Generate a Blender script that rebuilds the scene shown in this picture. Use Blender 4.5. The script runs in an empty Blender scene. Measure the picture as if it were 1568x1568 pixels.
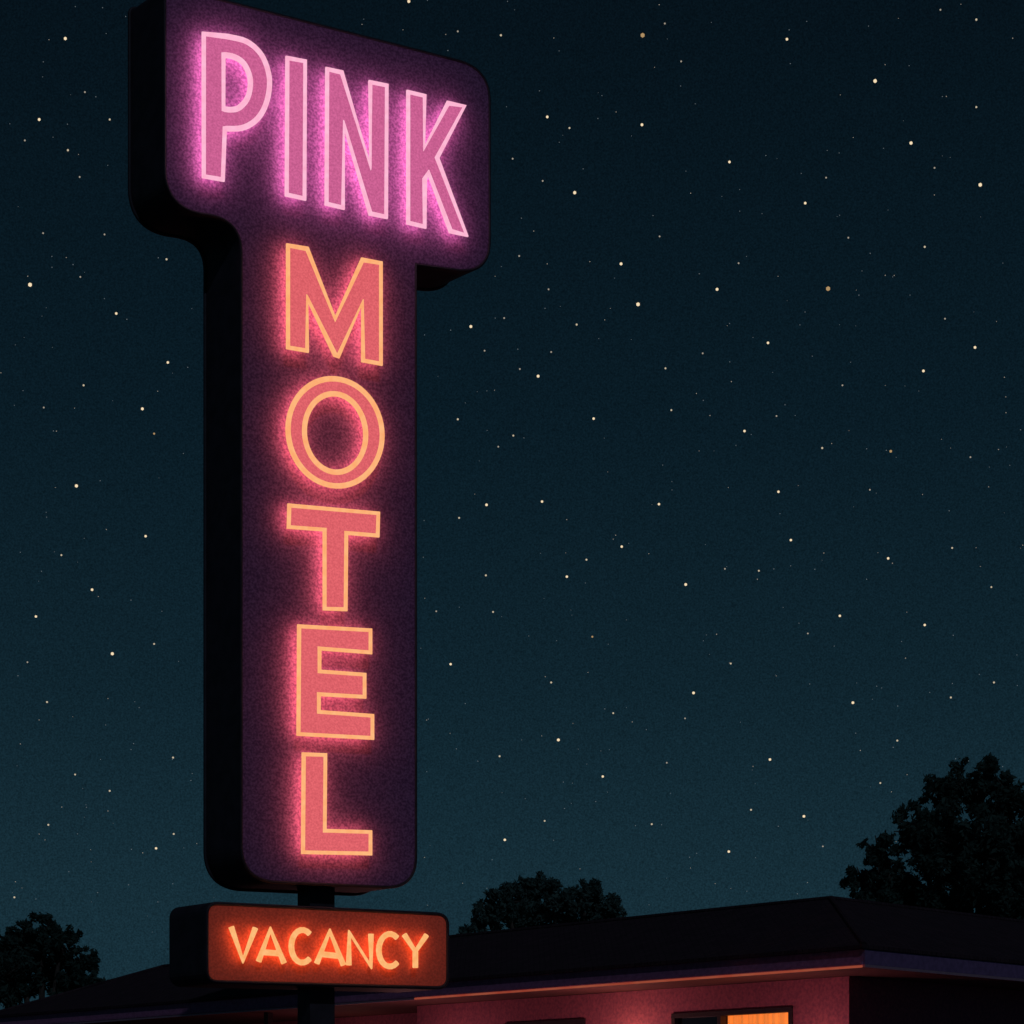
import bpy, math, random
import numpy as np
from mathutils import Matrix, Vector
random.seed(4); rng=np.random.default_rng(7)
scene=bpy.context.scene
scene.view_settings.view_transform='Standard'
scene.view_settings.look='None'
scene.view_settings.exposure=0

# ------------------------------------------------------------ camera
F=3800.0; HOR=1750.0; CX=784.0; CAMZ=1.5
cd=bpy.data.cameras.new("camera"); cam=bpy.data.objects.new("camera",cd)
scene.collection.objects.link(cam)
cam.location=(0,0,CAMZ); cam.rotation_euler=(math.radians(90),0,0)
cd.sensor_width=36; cd.lens=36*F/1568; cd.shift_y=(HOR-784)/1568
cd.clip_end=5000; scene.camera=cam

# ------------------------------------------------------------ materials
def newmat(name):
    m=bpy.data.materials.new(name); m.use_nodes=True
    nt=m.node_tree; nt.nodes.clear()
    return m,nt
def mat(name,c1,c2=None,scale=20,rough=.7,metal=0,bump=0,emis=None,estr=0,detail=4,lo=.35,hi=.65,spec=.3,trans=0):
    m,nt=newmat(name); N=nt.nodes; L=nt.links
    o=N.new('ShaderNodeOutputMaterial'); b=N.new('ShaderNodeBsdfPrincipled')
    b.inputs['Roughness'].default_value=rough; b.inputs['Metallic'].default_value=metal
    b.inputs['Specular IOR Level'].default_value=spec
    tc=N.new('ShaderNodeTexCoord'); no=N.new('ShaderNodeTexNoise')
    no.inputs['Scale'].default_value=scale; no.inputs['Detail'].default_value=detail
    L.new(tc.outputs['Object'],no.inputs['Vector'])
    r=N.new('ShaderNodeValToRGB'); L.new(no.outputs['Fac'],r.inputs[0])
    r.color_ramp.elements[0].position=lo; r.color_ramp.elements[1].position=hi
    r.color_ramp.elements[0].color=(*c1,1); r.color_ramp.elements[1].color=(*(c2 or c1),1)
    L.new(r.outputs[0],b.inputs['Base Color'])
    if trans:
        t=N.new('ShaderNodeBsdfTranslucent'); L.new(r.outputs[0],t.inputs[0])
        mx=N.new('ShaderNodeMixShader'); mx.inputs[0].default_value=trans
        L.new(b.outputs[0],mx.inputs[1]); L.new(t.outputs[0],mx.inputs[2]); L.new(mx.outputs[0],o.inputs[0])
    else: L.new(b.outputs[0],o.inputs[0])
    if bump:
        bp=N.new('ShaderNodeBump'); bp.inputs['Strength'].default_value=bump; bp.inputs['Distance'].default_value=.02
        L.new(no.outputs['Fac'],bp.inputs['Height']); L.new(bp.outputs[0],b.inputs['Normal'])
    if emis:
        b.inputs['Emission Color'].default_value=(*emis,1); b.inputs['Emission Strength'].default_value=estr
    return m
def emat(name,c,s,c2=None,scale=60):
    m,nt=newmat(name); N=nt.nodes; L=nt.links
    o=N.new('ShaderNodeOutputMaterial'); e=N.new('ShaderNodeEmission'); L.new(e.outputs[0],o.inputs[0])
    e.inputs[1].default_value=s
    if c2:
        tc=N.new('ShaderNodeTexCoord'); no=N.new('ShaderNodeTexNoise'); no.inputs['Scale'].default_value=scale; no.inputs['Detail'].default_value=3
        L.new(tc.outputs['Object'],no.inputs['Vector'])
        r=N.new('ShaderNodeValToRGB'); L.new(no.outputs['Fac'],r.inputs[0])
        r.color_ramp.elements[0].position=.3; r.color_ramp.elements[1].position=.7
        r.color_ramp.elements[0].color=(*c,1); r.color_ramp.elements[1].color=(*c2,1)
        L.new(r.outputs[0],e.inputs[0])
    else: e.inputs[0].default_value=(*c,1)
    return m

M_cab=mat("cabinet_black_enamel",(.024,.018,.026),(.040,.031,.044),scale=5,rough=.6,bump=.05,detail=8)
M_face=mat("sign_face_purple_paint",(.16,.065,.17),(.33,.15,.33),scale=36,rough=.85,detail=8,lo=.38,hi=.62,spec=.05)
M_vface=mat("vacancy_face_red_acrylic",(.42,.085,.055),(.64,.14,.085),scale=36,rough=.7,detail=8,emis=(1,.10,.06),estr=.06,spec=.05)
M_tubeP=emat("neon_tube_pink",(.98,.42,.60),1.0,(1.0,.52,.70),12)
M_fillP=emat("letter_face_pink",(.50,.095,.24),1.0,(.68,.14,.33),40)
M_haloP=emat("added_halo_glow_pink",(1.0,.36,.55),6.6)  # hidden glowing letter backs, added to spread a halo on the panel
M_tubeM=emat("neon_tube_peach",(.98,.40,.16),1.0,(1.0,.49,.22),12)
M_fillM=emat("letter_face_rose",(.64,.10,.12),1.0,(.82,.145,.165),40)
M_haloM=emat("added_halo_glow_rose",(1.0,.26,.20),6.2)  # same added back glow for the MOTEL letters
M_vlet=emat("vacancy_letter_amber",(.95,.40,.13),1.0,(1.0,.52,.21),14)
M_vhalo=emat("vacancy_hidden_glow_amber",(1.0,.25,.08),9.0)

def link(ob,parent=None,mats=()):
    scene.collection.objects.link(ob)
    if parent: ob.parent=parent
    for m in mats: ob.data.materials.append(m)
    return ob
def meshobj(name,verts,faces,mats,parent=None,smooth=False):
    me=bpy.data.meshes.new(name); me.from_pydata([tuple(v) for v in verts],[],faces); me.update()
    ob=bpy.data.objects.new(name,me); link(ob,parent,mats)
    if smooth:
        for p in me.polygons: p.use_smooth=True
    return ob

# ------------------------------------------------------------ MOTEL SIGN (all parts are planar, in metres in the sign's own frame)
D0=30.0
d=Vector((6200,3800,0)).normalized(); n=Vector((d.y,-d.x,0)); up=Vector((0,0,1))
Q=Vector(((500-CX)/F*D0,D0,0))
def uv(px,py,w=0.0):           # drawing measurement -> metres on the sign plane
    q=Q+n*w; r=(px-CX)/F
    u=(r*q.y-q.x)/(d.x-r*d.y); Y=q.y+u*d.y
    return (u,CAMZ+(HOR-py)/F*Y)
Msign=Matrix(((d.x,0,n.x,Q.x),(d.y,0,n.y,Q.y),(0,1,0,0),(0,0,0,1)))
sign=bpy.data.objects.new("motel_sign",None); scene.collection.objects.link(sign); sign.matrix_world=Msign

def rounded(pts,k=10):
    out=[]; N=len(pts)
    for i in range(N):
        p=Vector(pts[i][:2]); r=pts[i][2]
        a=Vector(pts[i-1][:2]); b=Vector(pts[(i+1)%N][:2])
        if r<=0: out.append(tuple(p)); continue
        da=(a-p).normalized(); db=(b-p).normalized()
        s=p+da*r; e=p+db*r
        for j in range(k+1):
            t=j/k
            q=s*(1-t)**2+p*2*t*(1-t)+e*t*t
            out.append(tuple(q))
    return out
def offset(poly,dl):
    N=len(poly); out=[]
    area=sum(poly[i][0]*poly[(i+1)%N][1]-poly[(i+1)%N][0]*poly[i][1] for i in range(N))
    sg=1 if area>0 else -1
    for i in range(N):
        a=Vector(poly[i-1]);p=Vector(poly[i]);b=Vector(poly[(i+1)%N])
        e1=(p-a).normalized(); e2=(b-p).normalized()
        n1=Vector((e1.y,-e1.x))*sg; n2=Vector((e2.y,-e2.x))*sg
        m=(n1+n2); 
        if m.length<1e-5: m=n1
        m.normalize(); f=1/max(.5,m.dot(n1))
        q=p+m*dl*f; out.append((q.x,q.y))
    return out
def prism(name,poly,w0,w1,mats,parent,du=0.0):
    N=len(poly)
    V=[(x,y,w1) for x,y in poly]+[(x+du,y,w0) for x,y in poly]
    from mathutils.geometry import tessellate_polygon
    area=sum(poly[i][0]*poly[(i+1)%N][1]-poly[(i+1)%N][0]*poly[i][1] for i in range(N))
    idx=list(range(N)); 
    if area<0: idx.reverse()
    Fc=[]
    for t in tessellate_polygon([[Vector((x,y,0)) for x,y in poly]]):
        a_,b_,c_=[poly[i] for i in t]
        if (b_[0]-a_[0])*(c_[1]-a_[1])-(c_[0]-a_[0])*(b_[1]-a_[1])<0: t=tuple(reversed(t))
        Fc.append(tuple(t)); Fc.append(tuple(i+N for i in reversed(t)))
    for k in range(N):
        i=idx[k]; j=idx[(k+1)%N]; Fc.append([i,i+N,j+N,j])
    return meshobj(name,V,Fc,mats,parent)

def curve_mesh(name,loops,parent,mats,z,extrude=0,bevel=0,fill=True,cyclic=True,backmat=False,res=3):
    cu=bpy.data.curves.new(name,'CURVE'); cu.dimensions='2D' if fill else '3D'
    if fill: cu.fill_mode='BOTH'
    cu.extrude=extrude; cu.bevel_depth=bevel; cu.bevel_resolution=res
    if not cyclic: cu.use_fill_caps=True
    for lp in loops:
        s=cu.splines.new('POLY'); s.points.add(len(lp)-1); s.use_cyclic_u=cyclic
        for p,q in zip(s.points,lp): p.co=(q[0],q[1],0,1)
    tmp=bpy.data.objects.new("tmp",cu); scene.collection.objects.link(tmp)
    bpy.context.view_layer.update()
    dg=bpy.context.evaluated_depsgraph_get()
    me=bpy.data.meshes.new_from_object(tmp.evaluated_get(dg))
    bpy.data.objects.remove(tmp)
    me.name=name; me.materials.clear()
    ob=bpy.data.objects.new(name,me); link(ob,parent,mats); ob.location=(0,0,z)
    for p in me.polygons:
        p.material_index=1 if (backmat and p.normal.z<-.5) else 0
    if bevel:
        for p in me.polygons: p.use_smooth=True
    return ob

face_px=rounded([(255,-19,6),(748,107,48),(748,418,50),(635,402,0),(635,1358,46),(372,1346,52),(372,333,56),(255,318,60)],14)
face=[uv(x,y,.02) for x,y in face_px]
cab=offset(face,.035)
e_du=-.091
prism("cabinet",cab,-.765,0.0,[M_cab],sign,du=e_du)
prism("face_panel",face,0.003,0.02,[M_face],sign)
curve_mesh("retaining_trim",[offset(face,.02)],sign,[M_cab],.012,bevel=.018,fill=False)
backp=[(x+e_du,y) for x,y in offset(face,.045)]
curve_mesh("rear_trim",[backp],sign,[M_cab],-.755,bevel=.022,fill=False)

def ell(cx,cy,rx,ry,k=56,sk=0):
    return [(cx+rx*math.cos(2*math.pi*i/k),cy+ry*math.sin(2*math.pi*i/k)+sk*math.cos(2*math.pi*i/k)*rx) for i in range(k)]
def smooth(pts,k=5):
    P=[pts[0]]+list(pts)+[pts[-1]]; out=[]
    for i in range(1,len(P)-2):
        p0,p1,p2,p3=[Vector(q) for q in P[i-1:i+3]]
        for j in range(k):
            t=j/k
            q=.5*((2*p1)+(-p0+p2)*t+(2*p0-5*p1+4*p2-p3)*t*t+(-p0+3*p1-3*p2+p3)*t**3)
            out.append((q.x,q.y))
    out.append(tuple(pts[-1])); return out
letters={
'P':('P',[[(312,52)]+smooth([(348,56),(378,64),(400,84),(411,112),(412,138),(405,165),(391,185),(370,196),(344,197)])+[(341,275),(312,270)],
      smooth([(342,84),(358,87),(373,97),(382,116),(383,134),(378,152),(366,165),(354,168),(342,167)])],[(327,70),(327,180),(327,255),(398,125)]),
'I':('P',[[(440,89),(467,94),(466,304),(439,298)]],[(453,110),(453,200),(453,285)]),
'N':('P',[[(501,106),(523,111),(567,257),(567,126),(592,131),(591,332),(567,327),(526,188),(525,318),(500,312)]],[(512,130),(512,295),(580,150),(580,315)]),
'K':('P',[[(625,141),(650,147),(649,228),(686,158),(711,163),(669,242),(714,360),(690,354),(656,264),(650,275),(650,347),(625,341)]],[(637,160),(637,325),(695,172),(698,345)]),
'M':('M',[[(441,376),(470,381),(513,489),(555,398),(583,403),(583,557),(556,552),(555,462),(518,545),(513,543),(470,455),(470,537),(441,532)]],[(455,400),(455,520),(569,420),(569,538),(515,520)]),
'O':('M',[ell(513,662,72,82,sk=.07),ell(513,663,47,60,sk=.07)],[(513,591),(513,734),(453,660),(573,665)]),
'T':('M',[[(443,774),(579,786),(578,820),(530,816),(529,933),(497,932),(497,811),(442,807)]],[(460,792),(562,801),(513,915)]),
'E':('M',[[(458,959),(567,965),(567,999),(489,993),(489,1028),(558,1033),(558,1067),(488,1063),(488,1090),(570,1096),(570,1130),(457,1124)]],[(473,977),(550,981),(543,1049),(473,1107),(553,1112)]),
'L':('M',[[(465,1155),(498,1156),(497,1272),(567,1274),(567,1307),(464,1305)]],[(481,1175),(481,1285),(550,1290)]),
}
WL=.185
for nm,(g,loops,pins) in letters.items():
    L2=[[uv(x,y,WL) for x,y in lp] for lp in loops]
    a,b,c=(M_fillP,M_haloP,M_tubeP) if g=='P' else (M_fillM,M_haloM,M_tubeM)
    curve_mesh("letter_%s_body"%nm.lower(),L2,sign,[a,b],WL-.02,extrude=.018,backmat=True)
    curve_mesh("letter_%s_neon_outline"%nm.lower(),L2,sign,[c],WL,bevel=.033,fill=False)
    for p_ in pins:
        q=uv(p_[0],p_[1],WL); s_=.015
        prism("letter_%s_pin"%nm.lower(),[(q[0]-s_,q[1]-s_),(q[0]+s_,q[1]-s_),(q[0]+s_,q[1]+s_),(q[0]-s_,q[1]+s_)],.021,WL-.04,[M_cab],sign)

# post
pu,_=uv(484,1400,-.38); hs=.168
prism("post",[(pu-hs,0),(pu+hs,0),(pu+hs,5.2),(pu-hs,5.2)],-.38-hs,-.38+hs,[M_cab],sign)
prism("post_base_plate",[(pu-.4,0.0),(pu+.4,0.0),(pu+.4,.05),(pu-.4,.05)],-.78,.02,[M_cab],sign)
# vacancy box
vf_px=rounded([(320,1386,14),(683,1403,14),(683,1510,14),(320,1500,14)],6)
vf=[uv(x,y,.02) for x,y in vf_px]
prism("vacancy_cabinet",offset(vf,.045),-.80,0.0,[M_cab],sign,du=-.1)
prism("vacancy_face",vf,0.003,.02,[M_vface],sign)
curve_mesh("vacancy_trim",[offset(vf,.024)],sign,[M_cab],.014,bevel=.022,fill=False)
def carc(cx,cy,rx,ry,a0,a1,k=16):
    return [(cx+rx*math.cos(math.radians(a0+(a1-a0)*i/k)),cy-ry*math.sin(math.radians(a0+(a1-a0)*i/k))) for i in range(k+1)]
V=[[(354,1419),(372,1471),(391,1421)],
   [(396,1472),(414,1423),(435,1475)],[(403,1458),(428,1460)],
   carc(463,1449,17,25,50,310),
   [(485,1475),(505,1426),(526,1478)],[(492,1461),(519,1464)],
   [(534,1478),(535,1428),(568,1480),(568,1430)],
   carc(597,1455,17,25,50,310),
   [(619,1431),(636,1457),(653,1432)],[(636,1457),(636,1482)]]
curve_mesh("vacancy_lettering",[[uv(x,y,.12) for x,y in s] for s in V],sign,[M_vlet],.12,bevel=.036,fill=False,cyclic=False)
curve_mesh("vacancy_hidden_glow",[[uv(x,y,.08) for x,y in s] for s in V],sign,[M_vhalo],.08,bevel=.010,fill=False,cyclic=False)  # unseen glowing strip added behind the lettering to brighten the face

# ------------------------------------------------------------ MOTEL BUILDING
C=Vector((4.53,32.0)); A=Vector((-3187,3800)).normalized(); B=Vector((3518,3800)).normalized()
def P(a,b,z): q=C+A*a+B*b; return (q.x,q.y,z)
bld=bpy.data.objects.new("motel_building",None); scene.collection.objects.link(bld)
def box(name,a0,a1,b0,b1,z0,z1,m):
    v=[P(a0,b0,z0),P(a1,b0,z0),P(a1,b1,z0),P(a0,b1,z0),P(a0,b0,z1),P(a1,b0,z1),P(a1,b1,z1),P(a0,b1,z1)]
    f=[(0,1,2,3),(7,6,5,4),(4,5,1,0),(5,6,2,1),(6,7,3,2),(7,4,0,3)]
    return meshobj(name,v,f,[m],bld)
M_wall=mat("plum_stucco",(.30,.10,.17),(.50,.15,.22),scale=22,rough=.9,bump=.3,detail=8)
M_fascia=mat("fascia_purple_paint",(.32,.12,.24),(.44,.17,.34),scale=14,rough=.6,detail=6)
M_fascia2=mat("fascia_purple_shaded_side",(.15,.085,.20),(.21,.12,.27),scale=14,rough=.6,detail=6)  # darker copy of the fascia colour, with this side's shade in it
M_soff=mat("soffit_boards",(.10,.04,.05),(.14,.06,.06),scale=9,rough=.8)
M_trim=mat("dark_window_frame",(.03,.02,.03),(.04,.03,.04),rough=.5)
M_strip=emat("eave_neon_orange",(.9,.14,.08),.30,(1.0,.24,.13),3)
M_strip2=mat("eave_metal_drip",(.40,.22,.30),(.46,.26,.34),rough=.4,metal=.3)
M_curt=mat("lit_curtain",(.8,.45,.15),(.9,.55,.2),scale=6,rough=.9,emis=(1,.25,.04),estr=.62)
M_glass=mat("dark_glass",(.01,.01,.015),rough=.08,spec=.6)
M_door=mat("door_paint",(.10,.03,.05),(.13,.04,.06),rough=.5)
M_conc=mat("concrete_walk",(.22,.20,.19),(.3,.28,.26),scale=12,rough=.9,bump=.2)
m,nt=newmat("asphalt_shingles"); N=nt.nodes; L=nt.links
o=N.new('ShaderNodeOutputMaterial'); b=N.new('ShaderNodeBsdfPrincipled'); L.new(b.outputs[0],o.inputs[0])
b.inputs['Roughness'].default_value=.9; b.inputs['Specular IOR Level'].default_value=.05
tc=N.new('ShaderNodeTexCoord'); br=N.new('ShaderNodeTexBrick'); br.inputs['Scale'].default_value=3
br.inputs['Color1'].default_value=(.058,.034,.044,1); br.inputs['Color2'].default_value=(.038,.024,.032,1); br.inputs['Mortar'].default_value=(.022,.015,.02,1)
br.inputs['Mortar Size'].default_value=.02
L.new(tc.outputs['Object'],br.inputs['Vector']); L.new(br.outputs['Color'],b.inputs['Base Color'])
M_roof=m
La,Lb=23.5,16.0; s=2.7; ze=4.0
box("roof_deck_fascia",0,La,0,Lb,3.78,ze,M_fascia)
box("fascia_board_side",-.028,-.002,-.001,Lb,3.802,ze-.002,M_fascia2)  # thin overlay carrying the shaded fascia colour
ov=-.05
v=[P(ov,ov,ze+.003),P(La-ov,ov,ze+.003),P(La-ov,Lb-ov,ze+.003),P(ov,Lb-ov,ze+.003),
   P(ov,ov,ze+.05),P(La-ov,ov,ze+.05),P(La-ov,Lb-ov,ze+.05),P(ov,Lb-ov,ze+.05),
   P(s,s,5.05),P(La-s,s,5.05),P(La-s,Lb-s,5.05),P(s,Lb-s,5.05)]
f=[(3,2,1,0),(0,1,5,4),(1,2,6,5),(2,3,7,6),(3,0,4,7),(4,5,9,8),(5,6,10,9),(6,7,11,10),(7,4,8,11),(8,9,10,11)]
meshobj("hip_roof",v,f,[M_roof],bld)
def tubemesh(p0,p1,r0,r1,k=8):
    p0=Vector(p0);p1=Vector(p1); ax=(p1-p0).normalized()
    t=ax.cross(Vector((0,0,1))); 
    if t.length<.01: t=Vector((1,0,0))
    t.normalize(); bb=ax.cross(t)
    V=[];Fc=[]
    for p,r in((p0,r0),(p1,r1)):
        for i in range(k):
            an=2*math.pi*i/k; V.append(p+t*r*math.cos(an)+bb*r*math.sin(an))
    for i in range(k): Fc.append((i,(i+1)%k,(i+1)%k+k,i+k))
    Fc.append(tuple(reversed(range(k)))); Fc.append(tuple(range(k,2*k)))
    return V,Fc
for q0,q1 in(((ov,ov,ze+.05),(s,s,5.05)),((La-ov,ov,ze+.05),(La-s,s,5.05)),((s,s,5.05),(La-s,s,5.05)),((s,s,5.05),(s,Lb-s,5.05))):
    V_,F_=tubemesh(P(*q0),P(*q1),.04,.04); meshobj("ridge_cap",V_,F_,[M_roof],bld)
box("soffit",.03,La-.03,.03,Lb-.03,3.765,3.778,M_soff)
box("fascia_lower_moulding",.0,La,-.035,-.002,3.80,3.835,M_fascia)
V_,F_=tubemesh(P(.0,-.03,3.775),P(9.4,-.03,3.775),.016,.016); meshobj("eave_neon_strip",V_,F_,[M_strip],bld)
box("eave_drip_side",-.03,-.002,0.0,Lb,3.765,3.80,M_strip2)
box("eave_drip_front",9.42,La,-.04,-.002,3.76,3.79,M_strip2)
w0,w1=1.1,1.3; wt=3.76
wins=[(2.14,4.56),(6.47,8.36)]
edges=[1.1]+[e for w in wins for e in w]+[10.45]
box("wall_pier",edges[0],edges[1],w0,w1,.15,wt,M_wall)
box("wall_pier",edges[2],edges[3],w0,w1,.15,wt,M_wall)
box("wall_pier",edges[4],edges[5],w0,w1,.15,wt,M_wall)
for a0,a1 in wins:
    box("wall_lintel",a0,a1,w0,w1,3.39,wt,M_wall); box("wall_sill_panel",a0,a1,w0,w1,.15,1.3,M_wall)
def window(a0,a1,lit,split):
    t=.07; z0,z1=1.3,3.39
    box("window_frame",a0,a1,w0-.03,w0+.1,z1-t,z1-.002,M_trim)
    box("window_frame",a0,a1,w0-.03,w0+.1,z0+.002,z0+t,M_trim)
    for aa in(a0+.002,a1-t-.002,split): box("window_frame",aa,aa+t,w0-.028,w0+.098,z0+t+.001,z1-t-.001,M_trim)
    box("window_transom",a0+t,a1-t,w0+.01,w0+.06,2.6,2.64,M_trim)
    if lit:
        box("window_glass",split+t,a1-t-.01,w0+.05,w0+.06,z0+t,z1-t,M_glass)
        K=60;V=[];Fc=[]
        for i in range(K+1):
            a=a0+t+(split-a0-t)*i/K; bb=w0+.16+.03*math.sin(i*.9)+.01*math.sin(i*2.3)
            V+= [P(a,bb,z0+.05),P(a,bb,z1-.04)]
        for i in range(K): Fc.append((2*i,2*i+2,2*i+3,2*i+1))
        meshobj("window_curtain",V,Fc,[M_curt],bld)
        box("window_return",split+.02,split+.05,w0+.1,w0+.6,z0,z1,M_trim)
    else:
        box("window_glass",a0+t,a1-t-.01,w0+.05,w0+.06,z0+t,z1-t,M_glass)
window(2.14,4.56,True,3.54); window(6.47,8.36,False,7.4)
box("wall_return",10.45,10.65,w0,2.6,.15,wt,M_wall)
box("wall_recessed",10.65,La-1.1,2.4,2.6,.15,wt,M_wall)
for a in (12.2,17.5):
    box("door",a,a+1.0,2.34,2.397,.17,2.3,M_door); box("door_frame",a-.08,a-.002,2.33,2.397,.17,2.4,M_trim); box("door_frame",a+1.002,a+1.08,2.33,2.397,.17,2.4,M_trim)
    box("window_glass",a+1.8,a+3.4,2.36,2.397,1.2,2.4,M_glass)
for a in (14.0,18.5,22.9): box("eave_post",a,a+.12,.35,.47,.15,3.76,M_trim)
box("wall_side",1.1,1.3,1.302,Lb-1.1,.15,wt,M_wall)
box("wall_rear",1.3,La-1.1,Lb-1.3,Lb-1.1,.15,wt,M_wall)
box("wall_far_end",La-1.3,La-1.1,2.602,Lb-1.302,.15,wt,M_wall)
for b0 in (4.0,8.5):
    box("side_window_frame",1.05,1.098,b0,b0+1.6,1.3,2.9,M_trim); box("side_window_glass",1.03,1.048,b0+.08,b0+1.52,1.38,2.82,M_glass)
box("walkway_slab",-.3,La+.3,-.3,Lb+.3,.012,.14,M_conc)
M_bulb=emat("sconce_glass",(1,.42,.15),2.0)
def sconce(a,b,e,near=.3):
    box("sconce_backplate",a-.06,a+.06,b-.02,b-.002,2.78,3.02,M_trim)
    box("sconce_lens",a-.06,a+.06,b-.16,b-.04,2.82,2.96,M_bulb)
    for zz,off,k in((2.9,.34,near),(2.35,1.15,1.0)):  # second point floats off the wall, added to wash it evenly
        l=bpy.data.lights.new("sconce_and_wash_light",'POINT'); l.energy=e*k; l.color=(1,.38,.40) if off>.5 else (1,.42,.22); l.shadow_soft_size=.15
        ob=bpy.data.objects.new("sconce_and_wash_light",l); scene.collection.objects.link(ob); ob.parent=bld; ob.location=P(a,b-off,zz)
sconce(5.4,1.1,34,.28); sconce(9.6,1.1,24,.04); sconce(1.6,1.1,24,.03); sconce(13.6,2.4,8,.1)

# ------------------------------------------------------------ ground
M_asph=mat("asphalt",(.035,.035,.038),(.06,.06,.062),scale=3,rough=.9,bump=.3,detail=10)
M_dirt=mat("dry_grass_ground",(.05,.055,.03),(.09,.08,.05),scale=.8,rough=1,detail=8)
M_line=mat("painted_line",(.5,.5,.48),(.7,.7,.66),scale=10)
meshobj("ground",[(-1500,-1500,0),(1500,-1500,0),(1500,1500,0),(-1500,1500,0)],[(0,1,2,3)],[M_dirt])
meshobj("parking_lot",[(-30,-12,.004),(40,-12,.004),(40,70,.004),(-30,70,.004)],[(0,1,2,3)],[M_asph])
V=[];Fc=[]
for i in range(8):
    a=1+i*2.8; k=len(V); V+=[P(a,-6,.008),P(a+.1,-6,.008),P(a+.1,-1.2,.008),P(a,-1.2,.008)]; Fc.append((k,k+1,k+2,k+3))
meshobj("parking_markings",V,Fc,[M_line])

# ------------------------------------------------------------ trees
def leafmat(name,c1,c2): 
    return mat(name,c1,c2,scale=1.2,rough=.8,detail=3,lo=.4,hi=.6,spec=.02,trans=.5)
M_leaf=leafmat("foliage_dark",(.055,.11,.095),(.08,.14,.12)); M_bark=mat("bark",(.05,.04,.035),(.09,.07,.06),scale=6,rough=.95,bump=.4)
M_leaf2=leafmat("foliage_hazy",(.10,.18,.165),(.13,.21,.19))  # paler leaf colour stands in for distance haze
def tree(name,dist,cxpx,blobs,mt,leaf,dens):
    k=dist/F; bx=(cxpx-CX)*k; root=bpy.data.objects.new(name,None); scene.collection.objects.link(root); root.location=(bx,dist,0)
    cen=[]
    for (x,y,r) in blobs:
        cen.append(((x-cxpx)*k, rng.uniform(-1,1)*r*k*.8, CAMZ+(HOR-y)*k, r*k))
    zmin=min(c[2] for c in cen)
    V=[];Fc=[]
    def add(p0,p1,r0,r1):
        v,f=tubemesh(p0,p1,r0,r1); o=len(V); V.extend(v); Fc.extend([tuple(i+o for i in q) for q in f])
    tr=.32; fork=(0.1,0,zmin*.55); add((0,0,-.05),fork,tr*1.25,tr)
    for c in cen:
        mid=(c[0]*.55,c[1]*.5,fork[2]+(c[2]-fork[2])*.5)
        add(fork,mid,tr*.6,tr*.35); add(mid,c[:3],tr*.35,.05)
        for j in range(5):
            dv=Vector(rng.normal(size=3)).normalized()*c[3]*.8; add(c[:3],tuple(Vector(c[:3])+dv),.05,.012)
    meshobj("trunk_and_limbs",V,Fc,[M_bark],root)
    pts=[]
    for c in cen:
        R=c[3]; nsub=int(48*max(1,R/1.0))
        for j in range(nsub):
            dv=rng.normal(size=3); dv/=np.linalg.norm(dv)
            sc=np.array(c[:3])+dv*R*rng.uniform(0,1.0)**.5*.92
            sr=R*rng.uniform(.10,.26)
            nl=int(dens*(sr/.3)**2)
            q=rng.normal(size=(nl,3)); q/=np.linalg.norm(q,axis=1)[:,None]; q*=(rng.uniform(0,1,(nl,1))**.45)*sr*rng.uniform(.8,1.3,(nl,1))
            pts.append(sc+q)
    pts=np.concatenate(pts); n_=len(pts)
    t1=rng.normal(size=(n_,3)); t1/=np.linalg.norm(t1,axis=1)[:,None]
    t2=np.cross(t1,rng.normal(size=(n_,3))); t2/=np.linalg.norm(t2,axis=1)[:,None]
    sz=(leaf*rng.uniform(.6,1.4,(n_,1)))
    vv=np.stack([pts-t1*sz,pts-t2*sz*.45,pts+t1*sz,pts+t2*sz*.45],1).reshape(-1,3)
    me=bpy.data.meshes.new("foliage"); me.vertices.add(n_*4); me.vertices.foreach_set("co",vv.ravel())
    me.loops.add(n_*4); me.loops.foreach_set("vertex_index",np.arange(n_*4,dtype=np.int32))
    me.polygons.add(n_); me.polygons.foreach_set("loop_start",np.arange(0,n_*4,4,dtype=np.int32)); me.polygons.foreach_set("loop_total",np.full(n_,4,dtype=np.int32))
    me.update(); me.validate()
    ob=bpy.data.objects.new("foliage",me); link(ob,root,[mt])
    print(name,n_)
tree("oak_tree",70,1500,[(1500,1200,48),(1550,1213,50),(1455,1215,40),(1400,1275,46),(1345,1312,40),(1325,1350,34),(1470,1310,80),(1580,1300,85),(1375,1370,60),(1460,1390,80),(1560,1400,90),(1640,1330,90),(1650,1440,90),(1330,1400,36)],M_leaf,.095,150)
tree("oak_tree",95,840,[(815,1368,38),(850,1385,38),(775,1385,32),(900,1380,36),(935,1395,28),(745,1405,28),(800,1420,45),(880,1425,50),(725,1440,26),(945,1425,24)],M_leaf2,.11,140)
tree("oak_tree",90,60,[(62,1430,34),(25,1437,30),(95,1445,32),(0,1450,34),(125,1475,28),(60,1480,50),(150,1510,24),(10,1500,50),(110,1510,40),(-60,1450,50),(175,1530,16)],M_leaf,.11,140)

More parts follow.
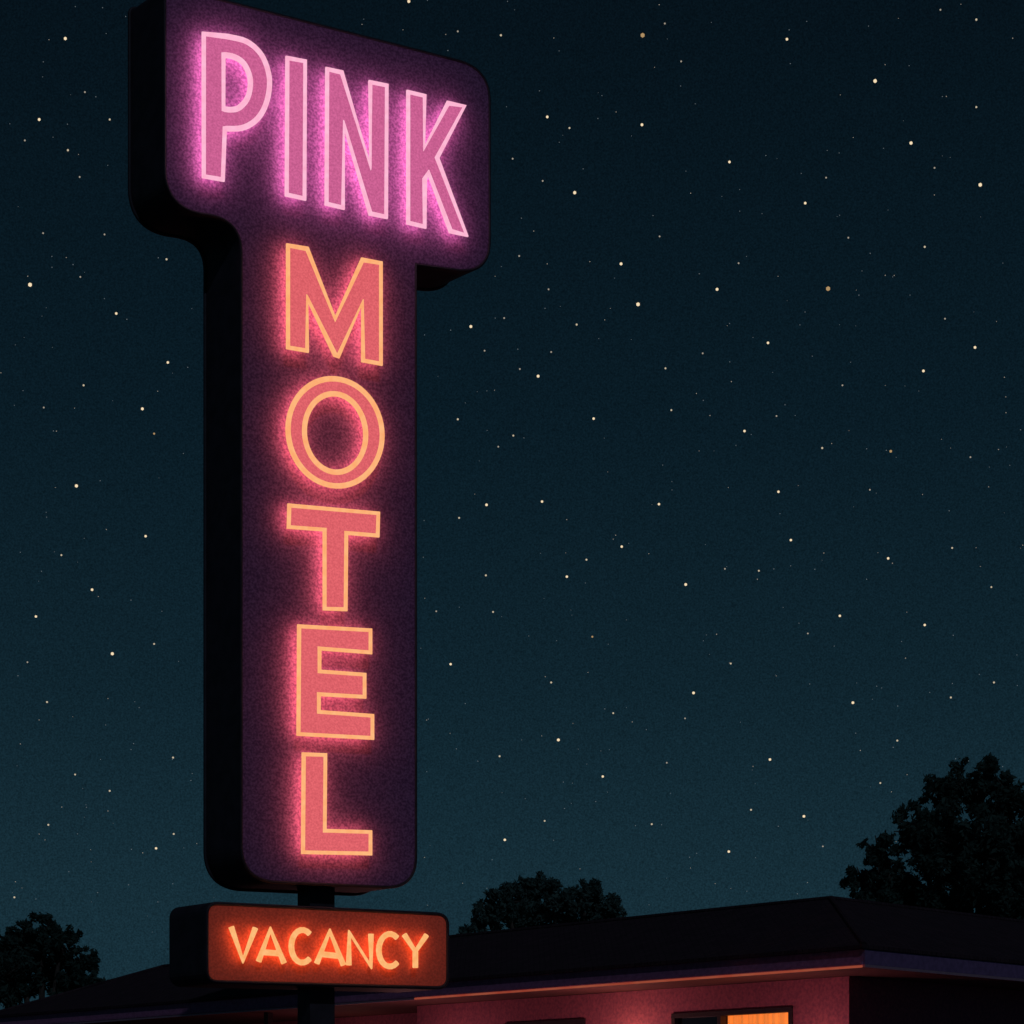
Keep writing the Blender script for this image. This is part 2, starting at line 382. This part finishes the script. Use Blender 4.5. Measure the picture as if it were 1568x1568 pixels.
# ------------------------------------------------------------ stars
bright=[(100,59,1.5),(626,2,1.5),(984,54,2.1),(767,54,1.2),(1205,60,1.3),(1340,124,1.8),(1395,219,1.6),(1501,283,1.8),(60,183,1.4),(168,183,1.1),(104,230,1.2),(46,436,2),(178,480,1.3),(123,424,1),(255,397,1.2),(160,359,1),(66,357,1),(257,555,1.3),(128,590,1.2),(67,624,1),(218,626,1.5),(236,664,1.2),(117,744,1.7),(223,821,1.3),(94,850,1.1),(141,903,1.4),(55,944,1.3),(172,1001,1.7),(236,986,1.1),(72,1075,1.2),(42,1014,1),(265,1160,1.2),(168,1211,1.2),(115,1186,1.1),(74,1263,1.2),(266,1277,1.2),(239,1299,1.3),(22,1374,1.2),(838,179,1.3),(872,196,1.1),(983,191,1.4),(880,295,1.6),(831,277,1),(785,243,1),(1117,248,1.3),(1233,311,1.3),(1265,272,1),(1299,364,1),(1416,378,1.2),(1431,257,1),(1495,30,1.2),(1440,15,1),(1495,164,1.1),(951,404,1.5),(977,466,1.9),(1098,443,1.5),(1268,442,2.2),(1131,403,1),(1010,362,1),(795,392,1),(721,500,1.5),(772,487,1),(883,497,1.2),(840,443,1),(742,537,1),(796,565,1),(824,576,1.5),(844,539,1),(1019,564,1.1),(1176,525,1.3),(1076,541,1),(1493,532,1.4),(1414,568,1.4),(1028,628,1.1),(909,641,1.3),(701,642,1.2),(786,667,1.1),(1140,660,1.3),(1189,637,1),(1290,590,1),(1364,691,1.4),(1447,488,1),(1486,700,1),(1259,686,1.2),(763,684,1),(745,773,1.4),(830,768,1.3),(1009,772,1.3),(1192,753,1.3),(1332,750,1),(1211,827,1.3),(952,837,1.3),(898,857,1.2),(1050,895,1.5),(868,883,1.3),(1110,871,1),(1162,874,1.1),(1360,855,1.3),(1458,839,1.1),(744,881,1.2),(703,793,1.1),(668,936,1),(755,937,1.1),(907,975,1.2),(1286,943,1.3),(1237,970,1),(1416,957,1.3),(1518,899,1.1),(690,1017,1.3),(844,1045,1.2),(1062,1061,1.5),(1119,1016,1.1),(1306,1076,1.5),(1456,1068,1.2),(1522,1045,1.2),(855,1133,1.6),(765,1158,1.2),(939,1092,1.1),(1021,1168,1),(923,1189,1.3),(1179,1163,1.4),(1150,1240,1.2),(1231,1250,1.5),(1348,1199,1.1),(773,1286,1.4),(834,1257,1.1),(998,1262,1.2),(1116,1304,1.4),(1374,1134,1.2),(1049,1100,1),(1260,1296,1),(1018,36,1),(1043,94,1),(130,141,1),(701,48,1),(38,215,1),(122,271,1)]
R=900.0; k1=1/F
V=[];Fc=[];mi=[]
octv=[(1,0,0),(-1,0,0),(0,1,0),(0,-1,0),(0,0,1),(0,0,-1)]
octf=[(0,2,4),(2,1,4),(1,3,4),(3,0,4),(2,0,5),(1,2,5),(3,1,5),(0,3,5)]
ph=(1+5**.5)/2; il=math.sqrt(1+ph*ph)
icov=[(-1,ph,0),(1,ph,0),(-1,-ph,0),(1,-ph,0),(0,-1,ph),(0,1,ph),(0,-1,-ph),(0,1,-ph),(ph,0,-1),(ph,0,1),(-ph,0,-1),(-ph,0,1)]
icov=[tuple(c/il for c in q) for q in icov]
icof=[(0,11,5),(0,5,1),(0,1,7),(0,7,10),(0,10,11),(1,5,9),(5,11,4),(11,10,2),(10,7,6),(7,1,8),(3,9,4),(3,4,2),(3,2,6),(3,6,8),(3,8,9),(4,9,5),(2,4,11),(6,2,10),(8,6,7),(9,8,1)]
def star(dirv,r,mt,big=False):
    c=dirv.normalized()*R+Vector((0,0,CAMZ)); o=len(V)
    for q in (icov if big else octv): V.append(c+Vector(q)*r)
    for t in (icof if big else octf): Fc.append(tuple(i+o for i in t)); mi.append(mt)
for i,(x,y,sz) in enumerate(bright):
    mt=2 if (x,y) in((984,54),(1268,442),(907,975),(236,664),(1364,691)) else (0 if sz>=1.3 else (1 if sz>1.05 else 3))
    star(Vector(((x-CX)*k1,1,(HOR-y)*k1)),sz*R*k1*(1.5 if sz>=1.3 else 1.3),mt,True)
for i in range(26000):
    dv=Vector(rng.normal(size=3)); dv.z=abs(dv.z)
    if dv.normalized().z<.04: continue
    star(dv,R*k1*rng.uniform(.45,.85),3 if rng.random()<.3 else 4)
S=[emat("star_cream",(1,.80,.52),.95),emat("star_dim_cream",(.8,.68,.48),.7),emat("star_amber",(.85,.55,.25),.5),emat("star_pale",(.7,.62,.5),.5),emat("star_faint",(.45,.55,.6),.3)]
st=meshobj("stars",V,Fc,S)
for p,m_ in zip(st.data.polygons,mi): p.material_index=m_

# ------------------------------------------------------------ world
w=bpy.data.worlds.new("World"); scene.world=w; w.use_nodes=True
nt=w.node_tree; N=nt.nodes; L=nt.links; N.clear()
o=N.new('ShaderNodeOutputWorld'); bg=N.new('ShaderNodeBackground'); L.new(bg.outputs[0],o.inputs[0])
tc=N.new('ShaderNodeTexCoord'); sx=N.new('ShaderNodeSeparateXYZ'); L.new(tc.outputs['Generated'],sx.inputs[0])
r=N.new('ShaderNodeValToRGB'); L.new(sx.outputs['Z'],r.inputs[0])
cr=r.color_ramp; cr.elements[0].position=0; cr.elements[0].color=(.0095,.031,.045,1); cr.elements[1].position=1; cr.elements[1].color=(.001,.004,.008,1)
for p_,c_ in((.10,(.0078,.0262,.0385,1)),(.18,(.0048,.0172,.0265,1)),(.28,(.0029,.0110,.0182,1)),(.41,(.0019,.0065,.0112,1))):
    e=cr.elements.new(p_); e.color=c_
no=N.new('ShaderNodeTexNoise'); no.inputs['Scale'].default_value=1500; no.inputs['Detail'].default_value=2; L.new(tc.outputs['Generated'],no.inputs['Vector'])
mr=N.new('ShaderNodeMapRange'); L.new(no.outputs['Fac'],mr.inputs[0]); mr.inputs[1].default_value=.25; mr.inputs[2].default_value=.75; mr.inputs[3].default_value=.62; mr.inputs[4].default_value=1.38
L.new(r.outputs[0],bg.inputs[0]); L.new(mr.outputs[0],bg.inputs[1])
# unseen cool fill, added behind the viewer and slightly right to lift trees
sl=bpy.data.lights.new("night_fill_light",'SUN'); sl.energy=.25; sl.color=(.62,.78,1.0); sl.angle=math.radians(.5)
so=bpy.data.objects.new("night_fill_light",sl); scene.collection.objects.link(so)
so.rotation_euler=Vector((-.2,.72,-.6)).to_track_quat('-Z','Y').to_euler()
